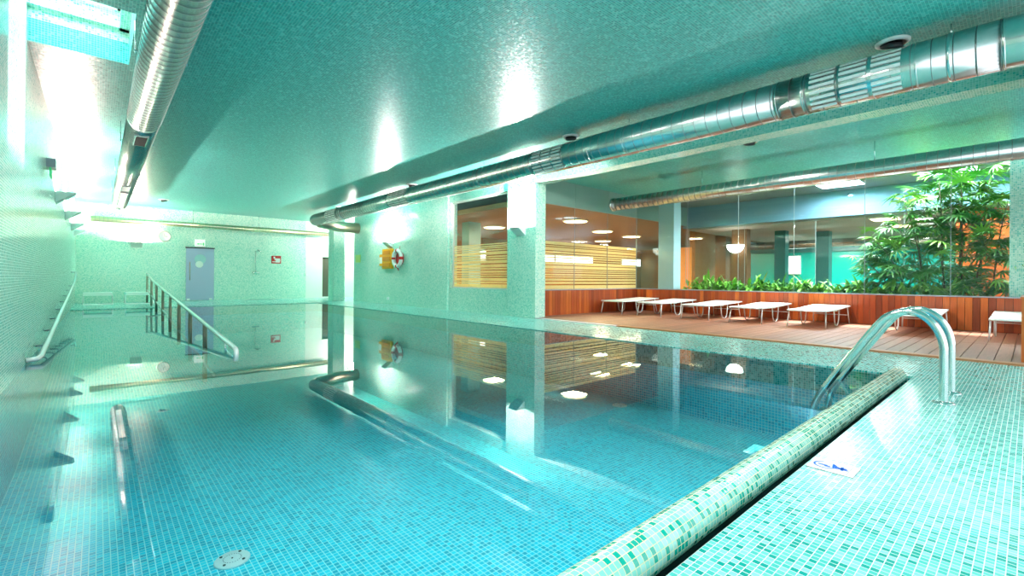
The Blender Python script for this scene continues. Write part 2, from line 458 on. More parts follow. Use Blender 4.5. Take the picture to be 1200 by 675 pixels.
# wood decking as boards
q = MB(); y = -.6
while y < YN-.02:
    a = math.floor(y/.145+.5)*.145
    xs = [XR+.14, 9.9, XG]
    q.box(XR+.145, 9.93, a+.004, a+.141, 0, .022); q.box(9.94, XG, a+.004, a+.141, 0, .022)
    y = a+.145
struct(q, 'floor_wood', 'decking')
q = MB(); q.box(XR+.0, XR+.14, -.6, 5.55, 0, .024); struct(q, 'trim_3', 'deckedge')
q = MB(); q.box(XR+.0, XR+.14, 5.56, YW, 0, .018); struct(q, 'trim_4', plain('pale_stone_trim', srgb(222, 200, 205), .4))

# ---- timber clad parapets
def parapet(name, boards_axis, a0, a1, fixed, mat):
    m = MB(); p = .105; i = math.floor(a0/p)
    while i*p < a1-.01:
        b0, b1 = max(i*p+.003, a0), min(i*p+p-.003, a1)
        if boards_axis == 1: m.box(fixed, fixed+.02, b0, b1, .025, .655)
        else: m.box(b0, b1, fixed, fixed+.02, .025, .655)
        i += 1
    o = m.build(name, mat); tag(o, kind='structure')
    m = MB()
    if boards_axis == 1: m.box(fixed+.02, fixed+.16, a0, a1, 0, .66)
    else: m.box(a0, a1, fixed+.02, fixed+.16, 0, .66)
    m.build('backing', 'black', o)
    m = MB()
    if boards_axis == 1: m.box(fixed-.01, fixed+.16, a0, a1, .66, .682)
    else: m.box(a0, a1, fixed-.01, fixed+.16, .66, .682)
    m.build('cap', 'grey', o)
parapet('wall_lounge_end', 0, XR+.34, XG, YN, 'cladX')
parapet('wall_garden', 1, YB, YN, XG, 'cladY')
# timber screen at the near right corner of the deck
m = MB(); i = 0
while i < 12:
    m.box(8.0+i*.105, 8.0+i*.105+.099, .01, .07, .024, .76); i += 1
m.box(7.98, 9.3, .0, .08, .76, .78)
o = m.build('timber_screen', 'cladX'); tag(o, 'low orange timber screen cut off by the right edge of the picture', 'screen')

# ---- glass partitions
def glazing(name, cuts, axis, fixed, z0, z1):
    m = MB()
    for cc in cuts:
        if axis == 0: m.box(cc-.004, cc+.004, fixed-.007, fixed+.007, z0, z1)
        else: m.box(fixed-.007, fixed+.007, cc-.004, cc+.004, z0, z1)
    o = m.build(name, 'joint'); tag(o, kind='structure')
    for a, bb in zip(cuts[:-1], cuts[1:]):
        g = MB()
        if axis == 0: g.box(a+.006, bb-.006, fixed-.005, fixed+.005, z0, z1)
        else: g.box(fixed-.005, fixed+.005, a+.006, bb-.006, z0, z1)
        g.build('pane', 'glass', o)
    return o
w3 = glazing('window_3', [XR+.35, 9.55, 11.0, XG+.08], 0, YN+.08, .682, 2.86)
g = MB()
for a, bb in ((XR+.36, 9.54), (9.56, 10.99), (11.01, XG+.07)): film(g, lambda p, q: (p, q, YN+.087, YN+.09), a, bb, .69, 1.95, 5)
g.build('striped_film', 'film', w3)
w4 = glazing('window_4', [YB, -.4, 1.05, 2.42, 3.8, 5.1, 6.5, YN+.08], 1, XG+.08, .682, 3.5)
# grey green upper panels above the end partition
q = MB()
for a, bb in ((XR+.34, 9.546), (9.556, 10.996), (11.006, 12.47), (12.48, 15.6)): q.box(a, bb, YN+.05, YN+.11, 2.86, 3.5)
struct(q, 'wall_upper_panels', 'greygreen')

# ---- garden planter bed and its far glazing
q = MB(); q.box(XG+.17, 15.6, YB, YN, -.2, .56); struct(q, 'planter_bed', 'soil')
q = MB(); q.box(15.6, 15.75, YB, YN+.2, 2.78, 3.5); struct(q, 'wall_garden_far', 'bluegrey')
w5 = glazing('window_5', [YB, .2, 2.2, 4.2, 6.2, YN], 1, 15.66, .56, 2.78)
w6 = glazing('window_6', [XG+.1, 14.0, 15.6], 0, YN+.08, .56, 2.86)
q = MB(); q.box(12.62, 13.02, 7.0, 7.5, .5, 3.5); struct(q, 'column_garden', 'bluecol')
q = MB(); q.box(12.72, 13.2, -.45, .27, .5, 3.5); struct(q, 'column_tiled', 'wall')

# ---- rooms beyond
q = MB(); q.box(XR+.34, 27, YN+.2, 18.2, -.2, -.01); q.box(15.75, 27, YB, YN+.2, -.2, -.01); struct(q, 'floor_beyond', 'stone')
q = MB(); q.box(XR+.33, 27, YN+.11, 18.2, 2.86, 3.0); struct(q, 'ceiling_beyond', 'brown')
q = MB(); q.box(15.75, 27, YB, YN+.11, 2.72, 2.86); struct(q, 'ceiling_far_hall', 'beigeceil')
q = MB(); q.box(XR+.34, 27, 17.2, 17.4, 0, 3.0); q.box(26.8, 27, 12, 17.2, 0, 3); q.box(16.9, 18.6, 8.5, 8.7, 0, 2.86); struct(q, 'wall_beyond', 'ochre')
q = MB(); q.box(24, 24.2, YB, 9.2, 0, 2.72); struct(q, 'wall_far_hall', 'teal')
q = MB(); q.box(15.9, 16.1, YB, 1.25, 0, 2.72); struct(q, 'wall_orange', 'orange')
q = MB(); q.box(16.6, 16.9, 6.5, 7.0, 0, 2.72); q.box(19.8, 20.2, 8.6, 9.3, 0, 2.86); q.box(24.0, 24.3, 9.2, 12, 0, 2.86); struct(q, 'wall_brown', 'brownwall')
q = MB(); q.box(19.2, 19.6, 4.75, 5.15, 0, 2.72); q.box(18.0, 18.35, 5.75, 6.1, 0, 2.72); q.box(23.8, 24.0, YB, 9.2, 2.25, 2.72); struct(q, 'column_hall', plain('dark_teal_paint', srgb(40, 110, 112), .4))
for i, (a, bb) in enumerate(((7.0, 8.0),)):
    m = MB(); m.box(23.86, 23.99, a, bb, 1.25, 2.1); o = m.build('window_%d' % (11+i), 'white'); tag(o, kind='structure')
    m = MB(); m.box(23.84, 23.87, a+.05, bb-.05, 1.3, 2.05); m.build('pane', 'daylight', o)
q = MB(); q.box(16.2, 16.28, 8.3, 8.85, 0, 2.15); struct(q, 'door_3', plain('orange_door', srgb(246, 140, 10), .4))
q = MB(); q.box(YB*0+XL-.2, 27, YB-.01, YB, -3, -.3); struct(q, 'trim_5', 'paint')
q = MB(); q.box(9.3, 9.8, 12.6, 13.0, 0, 2.86); struct(q, 'column_inner', 'bluecol')
q = MB(); q.box(14.6, 15.1, 15.0, 15.4, 0, 2.86); struct(q, 'column_inner_far', 'bluecol')
# roof over everything so that only the skylights let sun in
q = MB(); q.box(15.8, 27.2, YB, 18.4, 3.9, 4.0); q.box(XR+.3, 15.8, YN+.3, 18.4, 3.9, 4.0); q.box(27, 27.2, YB, 18.4, 0, 4)
q.box(XR+.3, 27.2, 18.3, 18.5, 0, 3.5)
struct(q, 'roof', 'greyceil')
# bright windows in the inner room's back wall
for i, (a, bb) in enumerate(((12.7, 13.6), (17.0, 18.3), (18.5, 21.6), (24.6, 26.6))):
    m = MB(); m.box(a-.06, bb+.06, 17.13, 17.2, 1.78, 2.30); o = m.build('window_%d' % (7+i), 'white'); tag(o, kind='structure')
    m = MB(); m.box(a, bb, 17.11, 17.14, 1.84, 2.24); m.build('pane', 'daylight', o)

# ------------------------------------------------------------------ ducts
def duct_profile(path, r, pitch, seam=.012, h=.006):
    """sample a poly-line so that raised seams stand around it at every pitch"""
    pts = [Vector(p) for p in path]; out = []; rad = []
    d = 0.0; nxt = pitch
    seglen = [(pts[i+1]-pts[i]).length for i in range(len(pts)-1)]; total = sum(seglen)
    def at(t):
        for i, L_ in enumerate(seglen):
            if t <= L_ or i == len(seglen)-1: return pts[i].lerp(pts[i+1], min(1, t/L_))
            t -= L_
    t = 0; samples = [(0, r)]
    while nxt < total-.03:
        samples += [(nxt-seam*.6, r), (nxt-seam*.3, r+h), (nxt+seam*.3, r+h), (nxt+seam*.6, r)]; nxt += pitch
    samples.append((total, r))
    return [at(a) for a, _ in samples], [b_ for _, b_ in samples]
def duct(mb, path, r, pitch, k=32, seam=.012, h=.005):
    mb.tube(path, r, k)
    pts = [Vector(p) for p in path]; a, b_ = pts[0], pts[-1]; L_ = (b_-a).length; d_ = (b_-a).normalized()
    t = pitch; mb.mi = 1
    while t < L_-.02:
        mb.lathe(a+d_*t, d_, [(r-.001, 0), (r+.003, .001), (r+.003, .005), (r-.001, .006)], k); t += pitch
    mb.mi = 0
    return mb
def arc(c, r, a0, a1, n, plane):
    out = []
    for i in range(n+1):
        a = math.radians(a0+(a1-a0)*i/n); out.append(plane(c, r*math.cos(a), r*math.sin(a)))
    return out
def grille(mb, cx, cz, r, y0, y1, angs, nb=3):
    for k_ in range(nb):
        a0 = y0+(y1-y0)*k_/nb+.02; a1 = y0+(y1-y0)*(k_+1)/nb-.02
        for a in angs:
            t = math.radians(a); w_ = .019
            rot = Matrix.Translation((cx, 0, cz)) @ Matrix.Rotation(-t, 4, 'Y') @ Matrix.Translation((-r-.012, 0, 0))
            mb.box(-.006, .004, a0, a1, -w_*.85, w_*.85, mat=rot)
m = MB(); duct(m, [(20.6, YB+.3, 2.38), (20.6, 8.0, 2.38)], .16, .3, 20); hd = m.build('hall_duct', ['duct', 'seam']); tag(hd, 'silver duct running across the far turquoise hall beyond the garden', 'duct')
RX, RZ, RR = 6.20, 3.135, .225
rd = empty('air_duct', (RX, 9, RZ), 'long wide silver spiral duct hung above the right pool edge with slotted grilles', 'duct')
def ch(mb, name, mat, par, base):
    o = mb.build(name, mat); o.parent = par; o.matrix_parent_inverse = Matrix.Identity(4)
    o.location = -Vector(base); return o
base = (RX, 9, RZ)
def part(mb, name, mat, par):
    """mesh given in world coordinates hung under an (unrotated) empty or part"""
    o = mb.build(name, [mat, 'seam'] if (isinstance(name, str) and name == 'duct_pipe') else mat)
    w_ = Vector((0,0,0)); p_ = par
    while p_ is not None: w_ += p_.location; p_ = p_.parent
    o.parent = par; o.location = -w_
    return o
m = MB(); duct(m, [(RX, 18.25, RZ), (RX, 12, RZ), (RX, 6, RZ), (RX, 2.05, RZ)], RR, .16); part(m, 'duct_pipe', 'duct', rd)
m = MB(); duct(m, [(RX, 2.05, RZ), (RX, .16, RZ)], RR+.004, .155, seam=.01, h=.003); part(m, 'duct_pipe', 'duct', rd)
m = MB(); el = [(RX+.42-.42*math.cos(t), .16-.42*math.sin(t), RZ) for t in [math.radians(a) for a in (0, 15, 30, 45, 60, 75, 90)]]
m.tube([(RX, .3, RZ)]+el+[(8.4, .16-.42, RZ)], RR, 32); part(m, 'elbow', 'duct', rd)
for yy in (2.05, .78, 1.78, .18, 4.9, 6.3, 10.8, 12.05):
    m = MB(); m.lathe((RX, yy-.02, RZ), (0,1,0), [(RR, 0), (RR+.008, .002), (RR+.008, .014), (RR, .016)], 32); part(m, 'joint_band', 'duct', rd)
m = MB(); m.tube([(RX+.02, 17.95, RZ-.1), (7.0, 18.0, RZ-.2), (8.3, 18.0, RZ-.22)], [.21, .21, .21], 24); part(m, 'branch_pipe', plain('copper_toned_duct', (.62, .48, .36), .3, 1.0), rd)
for (y0, y1) in ((.86, 1.70), (5.45, 6.2), (10.95, 11.95), (15.75, 16.7)):
    m = MB(); grille(m, RX, RZ, RR, y0, y1, range(-42, 66, 15)); g_ = part(m, 'grille', 'white', rd)
for yy in (.53, 4.21, 7.88, 11.79, 15.4):
    m = MB(); m.cyl((RX, yy, RZ+RR-.01), (0,0,1), .007, ZC-RZ-RR+.01, 8)
    m.lathe((RX, yy-.012, RZ), (0,1,0), [(RR+.006, 0), (RR+.009, .001), (RR+.009, .024), (RR+.006, .025)], 32)
    part(m, 'hanger', 'steel', rd)

LX, LZ, LR = .47, 3.15, .185
ld = empty('air_duct', (LX, 9, LZ), 'silver spiral duct running below the ceiling next to the left wall', 'duct')
m = MB(); duct(m, [(LX, 18.6, LZ), (LX, 12, LZ), (LX, 8.3, LZ)], LR, .09, seam=.014); part(m, 'duct_pipe', 'duct', ld)
m = MB(); duct(m, [(LX, 8.3, LZ), (LX, YB+.5, LZ)], LR+.006, .12, seam=.014); part(m, 'duct_pipe', 'duct', ld)
for (y0, y1, mt) in ((8.3+.25, 9.15, 'black'), (13.6, 14.3, 'grey'), (14.7, 17.8, 'white')):
    m = MB(); m.box(LX-.075, LX+.055, y0, y1, LZ-LR-.012, LZ-LR+.03); o = part(m, 'vent', mt, ld)
    m = MB(); z_ = LZ-LR-.016
    for (a, bb, c_, d_) in ((LX-.09, LX-.075, y0-.02, y1+.02), (LX+.055, LX+.07, y0-.02, y1+.02), (LX-.075, LX+.055, y0-.02, y0), (LX-.075, LX+.055, y1, y1+.02)): m.box(a, bb, c_, d_, z_, z_+.03)
    part(m, 'vent_frame', 'duct', o)
for yy in (5.9, 9.9, 13.1, 16.2):
    m = MB(); m.box(LX-LR-.035, LX+LR+.035, yy-.015, yy+.015, LZ+.02, LZ+.03)
    for sx in (-1, 1): m.cyl((LX+sx*(LR+.025), yy, LZ), (0,0,1), .006, ZC-LZ, 8)
    part(m, 'hanger', 'steel', ld)
fd = empty('air_duct', (3.7, 21.2, 2.9), 'thin brass-toned duct crossing the far wall near the ceiling', 'duct')
m = MB(); duct(m, [(-.2, 21.3, 2.9), (7.9, 21.3, 2.9)], .095, .11, 20); part(m, 'duct_pipe', plain('brass_toned_duct', (.70, .58, .40), .3, 1.0), fd)
for xx in (2.7, 4.95): 
    m = MB(); m.cyl((xx, 21.3, 2.98), (0,0,1), .006, ZC-2.98, 8); part(m, 'hanger', 'steel', fd)
gd = empty('air_duct', (10.5, 3, 3.0), 'silver spiral duct with a capped end above the sun loungers', 'duct')
m = MB(); duct(m, [(10.5, 7.62, 2.99), (10.5, 3, 2.99), (10.5, YB+.5, 2.99)], .165, .14, 28); part(m, 'duct_pipe', 'duct', gd)
m = MB(); m.lathe((10.5, 7.58, 2.99), (0,1,0), [(.172, 0), (.178, .01), (.178, .05), (.15, .056)], 28); part(m, 'end_cap', 'duct', gd)
for yy in (5.12, 1.9, -.9):
    m = MB(); m.cyl((10.5, yy, 3.15), (0,0,1), .007, .35, 8); part(m, 'hanger', 'steel', gd)

# ------------------------------------------------------------------ wall uplights
def make_sconce():
    """local: wall at x=0, projects to +x, width along y; origin at lower wall point"""
    e = bpy.data.objects.new('wall_uplight', None); COL.objects.link(e)
    w_, d_, h_ = .16, .27, .2; t = .006
    m = MB()
    m.prism([(0, 0), (d_, h_), (d_-t*1.5, h_), (0, t*1.5)], 1, -w_, w_)      # sloping front
    o = m.build('front_plate', 'lampmetal', e)
    for s_ in (-1, 1):
        m = MB(); m.prism([(0, 0), (d_, h_), (0, h_)], 1, s_*w_-t/2, s_*w_+t/2); m.build('side_plate', 'lampmetal', e)
    m = MB(); m.box(0, .012, -w_, w_, 0, h_-.01); m.build('back_plate', 'lampmetal', e)
    m = MB(); m.tube([(.11, -.09, .125), (.11, .09, .125)], .012, 10); m.build('lamp_tube', 'lampglow', e)
    return e
proto = make_sconce(); first = True
def sconce(x, y, z, rz, label, power, col=(1, .92, .82), up=True):
    global first
    o = proto if first else copy_tree(proto); first = False
    o.location = (x, y, z); o.rotation_euler = (0, 0, rz); tag(o, label, 'wall light', 'triangular uplights on the walls')
    p_ = Matrix.Translation((x, y, z)) @ Matrix.Rotation(rz, 4, 'Z') @ Vector((.12, 0, .182))
    light('POINT', 'uplight_lamp', p_, power, col, .025)
PW = 190
sconce(XL, 11.8, 2.26, 0, 'triangular white uplight on the left wall, nearest of its row', PW, (1, .72, .63))
sconce(XL, 15.0, 2.24, 0, 'triangular white uplight on the left wall, second of its row counted from the nearest', PW, (1, .72, .63))
sconce(XL, 18.1, 2.22, 0, 'triangular white uplight on the left wall, third of its row counted from the nearest', PW*.8, (1, .92, .84))
sconce(XL, 20.2, 2.20, 0, 'triangular white uplight on the left wall, last one before the far corner', PW*.5, (1, .92, .84))
sconce(XR, 8.38, 2.00, PI, 'triangular uplight on the tiled column beside the lounge opening', PW*2.1, (1, .94, .88))
sconce(XR, 15.2, 2.00, PI, 'triangular uplight on the right wall just above the yellow box', PW*2.1, (1, .93, .85))
sconce(1.03, YF, 1.98, -PI/2, 'pale uplight high on the far wall left of the round clock', PW*.7, (1, .86, .68))

# emergency sign seen edge on, left wall
m = MB(); e = empty('emergency_light', (XL, 9.8, 2.5), 'small blue-grey box with a green lower edge, high on the left wall near the skylight', 'emergency light')
m.box(XL, XL+.10, 9.65, 9.95, 2.55, 2.68); part(m, 'housing', 'grey', e)
m = MB(); m.box(XL+.035, XL+.05, 9.66, 9.94, 2.42, 2.55); part(m, 'green_panel', 'exitgreen', e)

# ------------------------------------------------------------------ ceiling spotlights
def make_spot():
    e = bpy.data.objects.new('ceiling_spotlight', None); COL.objects.link(e)
    m = MB(); m.lathe((0,0,0), (0,0,-1), [(.15, 0), (.15, .012), (.118, .03), (.112, .0301), (.112, .01)], 32); m.build('ring', 'white', e)
    m = MB(); m.lathe((0,0,-.004), (0,0,-1), [(.112, 0), (.112, .006), (.1, .007)], 32); m.build('recess', 'dark', e)
    m = MB(); m.lathe((0,0,-.005), (.45, 0, -1), [(.085, 0), (.1, .05), (.08, .06), (.05, .055)], 24); m.build('lamp_barrel', 'dark', e)
    return e
sp0 = make_spot()
for i, (x, y, z, lab) in enumerate(((6.22, .98, ZC, 'round white ceiling spotlight with dark opening above the slotted grille nearest the camera'),
        (6.21, 5.42, ZC, 'round white ceiling spotlight above the right duct beside its second grille'),
        (6.3, 11.12, ZC, 'small round ceiling spotlight above the right duct before the window'),
        (6.39, 16.47, ZC, 'small round ceiling spotlight above the far end of the right duct'),
        (8.9, 3.45, 3.5, 'round white ceiling spotlight over the timber lounge deck'),
        (1.6, 19.0, ZC, 'small round ceiling spotlight near the far wall above the clock'))):
    o = sp0 if i == 0 else copy_tree(sp0)
    o.location = (x, y, z); tag(o, lab, 'ceiling light', 'round ceiling spotlights')
    if i in (0, 1): o.rotation_euler = (0, 0, .6)

# ------------------------------------------------------------------ far wall things
d = empty('glass_door', (2.97, YF, 0), 'blue-grey frosted glass door with long handle in the far wall', 'door')
m = MB(); m.box(2.52, 3.44, YF-.03, YF-.015, .02, 2.04); part(m, 'leaf', 'doorglass', d)
m = MB(); m.box(2.50, 3.46, YF-.045, YF-.005, 2.04, 2.085); part(m, 'top_rail', 'dark', d)
m = MB(); m.tube([(2.64, YF-.08, .8), (2.64, YF-.08, 1.5)], .012, 10); m.tube([(2.64, YF-.08, .86), (2.64, YF-.03, .86)], .008, 8); m.tube([(2.64, YF-.08, 1.44), (2.64, YF-.03, 1.44)], .008, 8); part(m, 'handle', plain('copper_handle', (.6, .4, .25), .3, 1), d)
for xx in (2.6, 3.33):
    m = MB(); m.box(xx-.05, xx+.05, YF-.04, YF-.01, .02, .09); part(m, 'floor_hinge', 'white', d)
m = MB(); m.lathe((2.98, YF-.034, 1.62), (0,1,0), [(.19, 0), (.19, .003)], 32); part(m, 'round_marking', 'bluecol', d)
m = MB(); m.lathe((2.95, YF-.036, 1.42), (0,1,0), [(.13, 0), (.13, .004)], 28); part(m, 'round_sticker', 'white', d)
c_ = empty('wall_clock', (1.85, YF, 2.44), 'round white wall clock on the far wall', 'clock')
m = MB(); m.lathe((1.85, YF, 2.44), (0,-1,0), [(.2, 0), (.2, .04), (.175, .05), (.175, .035)], 36); part(m, 'rim', plain('clock_rim', srgb(190, 180, 175), .4), c_)
m = MB(); m.lathe((1.85, YF-.02, 2.44), (0,-1,0), [(.176, 0), (.176, .016)], 36); part(m, 'dial', 'white', c_)
m = MB(); m.box(1.845, 1.855, YF-.045, YF-.04, 2.44, 2.55); m.box(1.85, 1.94, YF-.045, YF-.04, 2.435, 2.447); part(m, 'hands', 'dark', c_)
x_ = empty('exit_sign', (2.97, YF, 2.1), 'small lit white and green exit sign above the far glass door', 'sign')
m = MB(); m.box(2.80, 3.13, YF-.06, YF, 2.12, 2.39); part(m, 'housing', 'exitwhite', x_)
m = MB(); m.box(2.90, 3.05, YF-.066, YF-.061, 2.20, 2.23); m.prism([(2.86, 2.215), (2.91, 2.25), (2.91, 2.18)], 1, YF-.066, YF-.061); m.box(3.06, 3.1, YF-.066, YF-.061, 2.16, 2.27); part(m, 'green_arrow', 'exitgreen', x_)
s_ = empty('wall_shower', (4.95, YF, 1.1), 'slim wall shower with top head and low mixer bar on the far wall', 'shower')
m = MB(); m.tube([(4.93, YF-.03, 1.12), (4.93, YF-.03, 2.0)], .009, 8); part(m, 'riser', 'steel', s_)
m = MB(); m.tube([(4.93, YF, 2.0), (4.93, YF-.25, 2.02)], .012, 8); m.lathe((4.96, YF-.28, 2.02), (0,0,-1), [(.03, -.06), (.05, -.02), (.13, 0), (.13, .02)], 20); part(m, 'shower_head', 'steel', s_)
m = MB(); m.tube([(4.8, YF-.05, 1.12), (5.06, YF-.05, 1.12)], .026, 12); m.cyl((4.93, YF-.05, 1.14), (0,0,1), .014, .09, 10); part(m, 'mixer', 'steel', s_)
m = MB(); m.box(4.55, 5.6, YF-.42, YF-.30, 0, .006); o = m.build('floor_drain', 'dark'); tag(o, 'thin dark slot drain in the deck below the shower', 'drain')
# red sign with white pictogram stripes
s_ = empty('red_sign', (5.72, YF, 1.53), 'red sign with white marks on the far wall right of the shower', 'sign')
m = MB(); m.box(5.54, 5.92, YF-.015, YF, 1.53, 1.86); part(m, 'board', 'sign_red', s_)
m = MB()
for (x0, x1, z0, z1) in ((5.62, 5.68, 1.74, 1.82), (5.66, 5.88, 1.68, 1.75), (5.72, 5.89, 1.64, 1.68), (5.57, 5.70, 1.585, 1.62), (5.70, 5.88, 1.57, 1.66)): m.box(x0, x1, YF-.02, YF-.0155, z0, z1)
part(m, 'white_marks', 'white', s_)
m = MB(); m.box(6.93, 7.03, YF-.05, YF, 1.02, 1.10); o = m.build('wall_switch', 'white'); tag(o, 'tiny white switch at the edge of the white painted far wall', 'switch')
# right wall bits
m = MB(); m.box(XR-.02, XR, 17.75, 18.2, 1.55, 1.86); o = m.build('yellow_notice', 'paleyellow'); tag(o, 'pale yellow notice at the far end of the right wall', 'notice')
m = MB(); m.box(XR-.05, XR, 15.3, 15.42, .16, .26); o = m.build('wall_socket', 'white'); tag(o, 'small white socket low on the right tiled wall', 'socket')
yb = empty('yellow_cabinet', (XR, 15.3, 1.25), 'yellow rescue equipment board on the right wall beside the lifebuoy', 'safety board')
m = MB(); m.prism([(XR-.09, 0), (XR, 0), (XR, 1), (XR-.09, 1)], 1, 0, 1) if False else m.box(XR-.10, XR, 14.98, 15.68, 1.27, 1.98); part(m, 'box', 'yellow', yb)
m = MB()
for z0 in (1.33, 1.55, 1.77): m.box(XR-.125, XR-.10, 15.05, 15.6, z0, z0+.14)
part(m, 'raised_panel', 'yellow2', yb)
ph = empty('notice_holder', (XR, 15.9, 1.4), 'yellow and white paper holder at the left side of the yellow board', 'notice')
m = MB(); m.box(XR-.03, XR, 15.72, 16.05, 1.38, 1.80); part(m, 'backing', 'yellow', ph)
m = MB(); m.box(XR-.036, XR-.031, 15.74, 16.03, 1.47, 1.70); part(m, 'paper', 'white', ph)
lb = empty('lifebuoy', (XR-.1, 14.5, 1.62), 'white lifebuoy with red bands hanging on the right wall', 'lifebuoy')
def torus_arc(cx, cy, cz, R_, r_, a0, a1, n):
    return [(cx, cy+R_*math.cos(a0+(a1-a0)*i/n), cz+R_*math.sin(a0+(a1-a0)*i/n)) for i in range(n+1)]
m = MB(); m.tube(torus_arc(XR-.12, 14.5, 1.62, .27, .06, 0, 2*PI, 40), .065, 14, cap=False); part(m, 'ring', 'white', lb)
for a in (45, 135, 225, 315):
    m = MB(); a = math.radians(a-45); m.tube(torus_arc(XR-.12, 14.5, 1.62, .27, .06, a-.16, a+.16, 6), .068, 14); part(m, 'red_band', 'red', lb)
m = MB(); m.lathe((XR-.003, 14.5, 1.62), (-1,0,0), [(.24, 0), (.24, .05), (.2, .07)], 32); part(m, 'red_hub', 'red', lb)
m = MB(); m.tube([(XR-.05, 14.5, 1.9), (XR-.02, 14.5, 2.05)], .01, 8); part(m, 'hook', 'red', lb)
m = MB(); m.tube([(XR-.12, 14.47, 1.3), (XR-.11, 14.42, 1.2), (XR-.1, 14.5, 1.24), (XR-.12, 14.53, 1.3)], .012, 8); part(m, 'rope', 'red', lb)

# ------------------------------------------------------------------ hand rails
hr = empty('ramp_handrail', (1.28, 13, 0), 'steel handrail with upright posts beside the sloping pool entry', 'handrail')
RXX = 1.28
top = [(RXX, 20.7, 1.03), (RXX, 18.3, .79), (RXX, 6.7, .06)]
m = MB(); m.tube(top+[(RXX, 6.6, .05), (RXX, 6.55, .02), (RXX, 6.55, -.10)], .03, 12); part(m, 'top_rail', 'rail', hr)
m = MB(); m.tube([(RXX, 20.5, .45), (RXX, 18.3, .28), (RXX, 14.3, -.03), (RXX, 8, -.5)], .022, 10); part(m, 'lower_rail', 'rail', hr)
m = MB(); m.tube([(RXX, 6.55, -.08), (RXX, 7.2, -.03), (RXX, 7.2, .07)], .015, 8); part(m, 'end_loop', 'steel', hr)
def railz(y):
    return .79+(y-18.3)*(.24/2.4) if y > 18.3 else .79-(18.3-y)*(.73/11.6)
def rampz(y): return 0 if y > YP else max(D, -.06+(y-YP)*(.84/11.2))
for y in (20.6, 18.8, 17.1, 15.3, 13.6, 12.0, 10.4, 8.8):
    m = MB(); m.cyl((RXX, y, rampz(y)-.02), (0,0,1), .032, railz(y)-rampz(y)+.02, 10); part(m, 'post', 'post', hr)
wr = empty('wall_handrail', (XL, 13, .5), 'white steel handrail sloping along the left wall into the pool', 'handrail')
WX = -.47
m = MB(); m.tube([(XL+.0, 18.4, 1.04), (WX-.03, 18.45, 1.05), (WX, 18.3, 1.04), (WX, 17.0, .76), (WX, 7.35, .05), (WX-.02, 7.25, .035), (XL, 7.22, .03)], .026, 12); part(m, 'rail', 'rail', wr)
for i in range(8):
    y = 16.7-i*1.2; z = .05+(y-7.35)*(.71/9.65)
    m = MB(); m.tube([(XL, y, z-.06), (WX-.02, y, z-.055), (WX, y, z-.01)], .009, 8); part(m, 'bracket', 'grey', wr)

# pool ladder
pl = empty('pool_ladder', (5.18, .45, 0), 'arched stainless steel ladder rails rising from the near deck into the pool', 'ladder')
for X in (4.93, 5.43):
    pts = [(X, .45, 0), (X, .45, .40)]
    ctrl = [(.45, .44), (.465, .52), (.50, .60), (.56, .67), (.635, .705), (.71, .702), (.785, .67), (.85, .61)]
    pts += [(X, a, z) for a, z in ctrl]
    sl = (.85-1.235)/(.61-.0)
    pts += [(X, 1.235, 0.0), (X, 1.32, -.16), (X, 1.34, -.30), (X, 1.34, -.78)]
    # smooth
    P = [Vector(p) for p in pts]
    for _ in range(2):
        Q = [P[0]]
        for a, b2 in zip(P[:-1], P[1:]): Q += [a.lerp(b2, .25), a.lerp(b2, .75)]
        P = Q+[P[-1]]
    m = MB(); m.tube(P, .0285, 16); part(m, 'rail', 'steel', pl)
    m = MB(); m.lathe((X, .45, 0), (0,0,1), [(.07, 0), (.068, .008), (.04, .018), (.031, .022)], 28); part(m, 'base_flange', 'steel', pl)
for z in (-.32, -.55, -.76):
    m = MB(); m.box(4.93, 5.43, 1.3, 1.38, z-.012, z+.012); part(m, 'tread', 'steel', pl)

# ------------------------------------------------------------------ floor drains in the pool, deck sticker
def drain(x, y, label, z=D):
    e = empty('pool_drain', (x, y, z), label, 'drain', None)
    m = MB(); m.lathe((x, y, z), (0,0,1), [(.105, 0), (.105, .006), (.098, .012), (.0, .014)], 40); o = part(m, 'cover', 'white', e)
    for a in (45, 135, 225, 315):
        t = math.radians(a); m = MB(); m.lathe((x+.078*math.cos(t), y+.078*math.sin(t), z+.013), (0,0,1), [(.009, 0), (.009, .003)], 12); part(m, 'screw', 'dark', e)
    m = MB(); m.lathe((x, y, z+.013), (0,0,1), [(.006, 0), (.006, .003)], 10); part(m, 'screw', 'dark', e)
    m = MB()
    for i in range(22):
        t = 2*PI*i/22; m.lathe((x+.052*math.cos(t), y+.052*math.sin(t), z+.0125), (0,0,1), [(.0035, 0), (.0035, .002)], 6)
    part(m, 'slots', 'grey', e)
drain(.67, 3.5, 'round white drain cover on the pool floor close to the camera')
drain(5.78, 4.05, 'round white drain cover on the pool floor before the lounge')

st = empty('deck_sticker', (2.79, .665, 0), 'white sign with blue swimmer symbols laid on the near deck', 'sign')
m = MB(); m.box(2.71, 2.875, .565, .765, 0.0005, .004); part(m, 'plate', 'paper', st)
m = MB()
def flat_ring(mb, cx, cy, rx, ry, w_, a0, a1, z, n=28):
    for i in range(n):
        t0, t1 = math.radians(a0+(a1-a0)*i/n), math.radians(a0+(a1-a0)*(i+1)/n)
        P4 = [(cx+(rx+e_)*math.cos(t), cy+(ry+e_)*math.sin(t), z) for t, e_ in ((t0, 0), (t1, 0), (t1, w_), (t0, w_))]
        mb.quad(*P4)
flat_ring(m, 2.795, .700, 0.042, .042, .009, 20, 330, .0046)
m.box(2.785, 2.80, .69, .73, .0041, .0046); m.box(2.775, 2.79, .675, .70, .0041, .0046); m.box(2.80, 2.825, .665, .672, .0041, .0046)
m.box(2.78, 2.815, .66, .667, .0041, .0046)
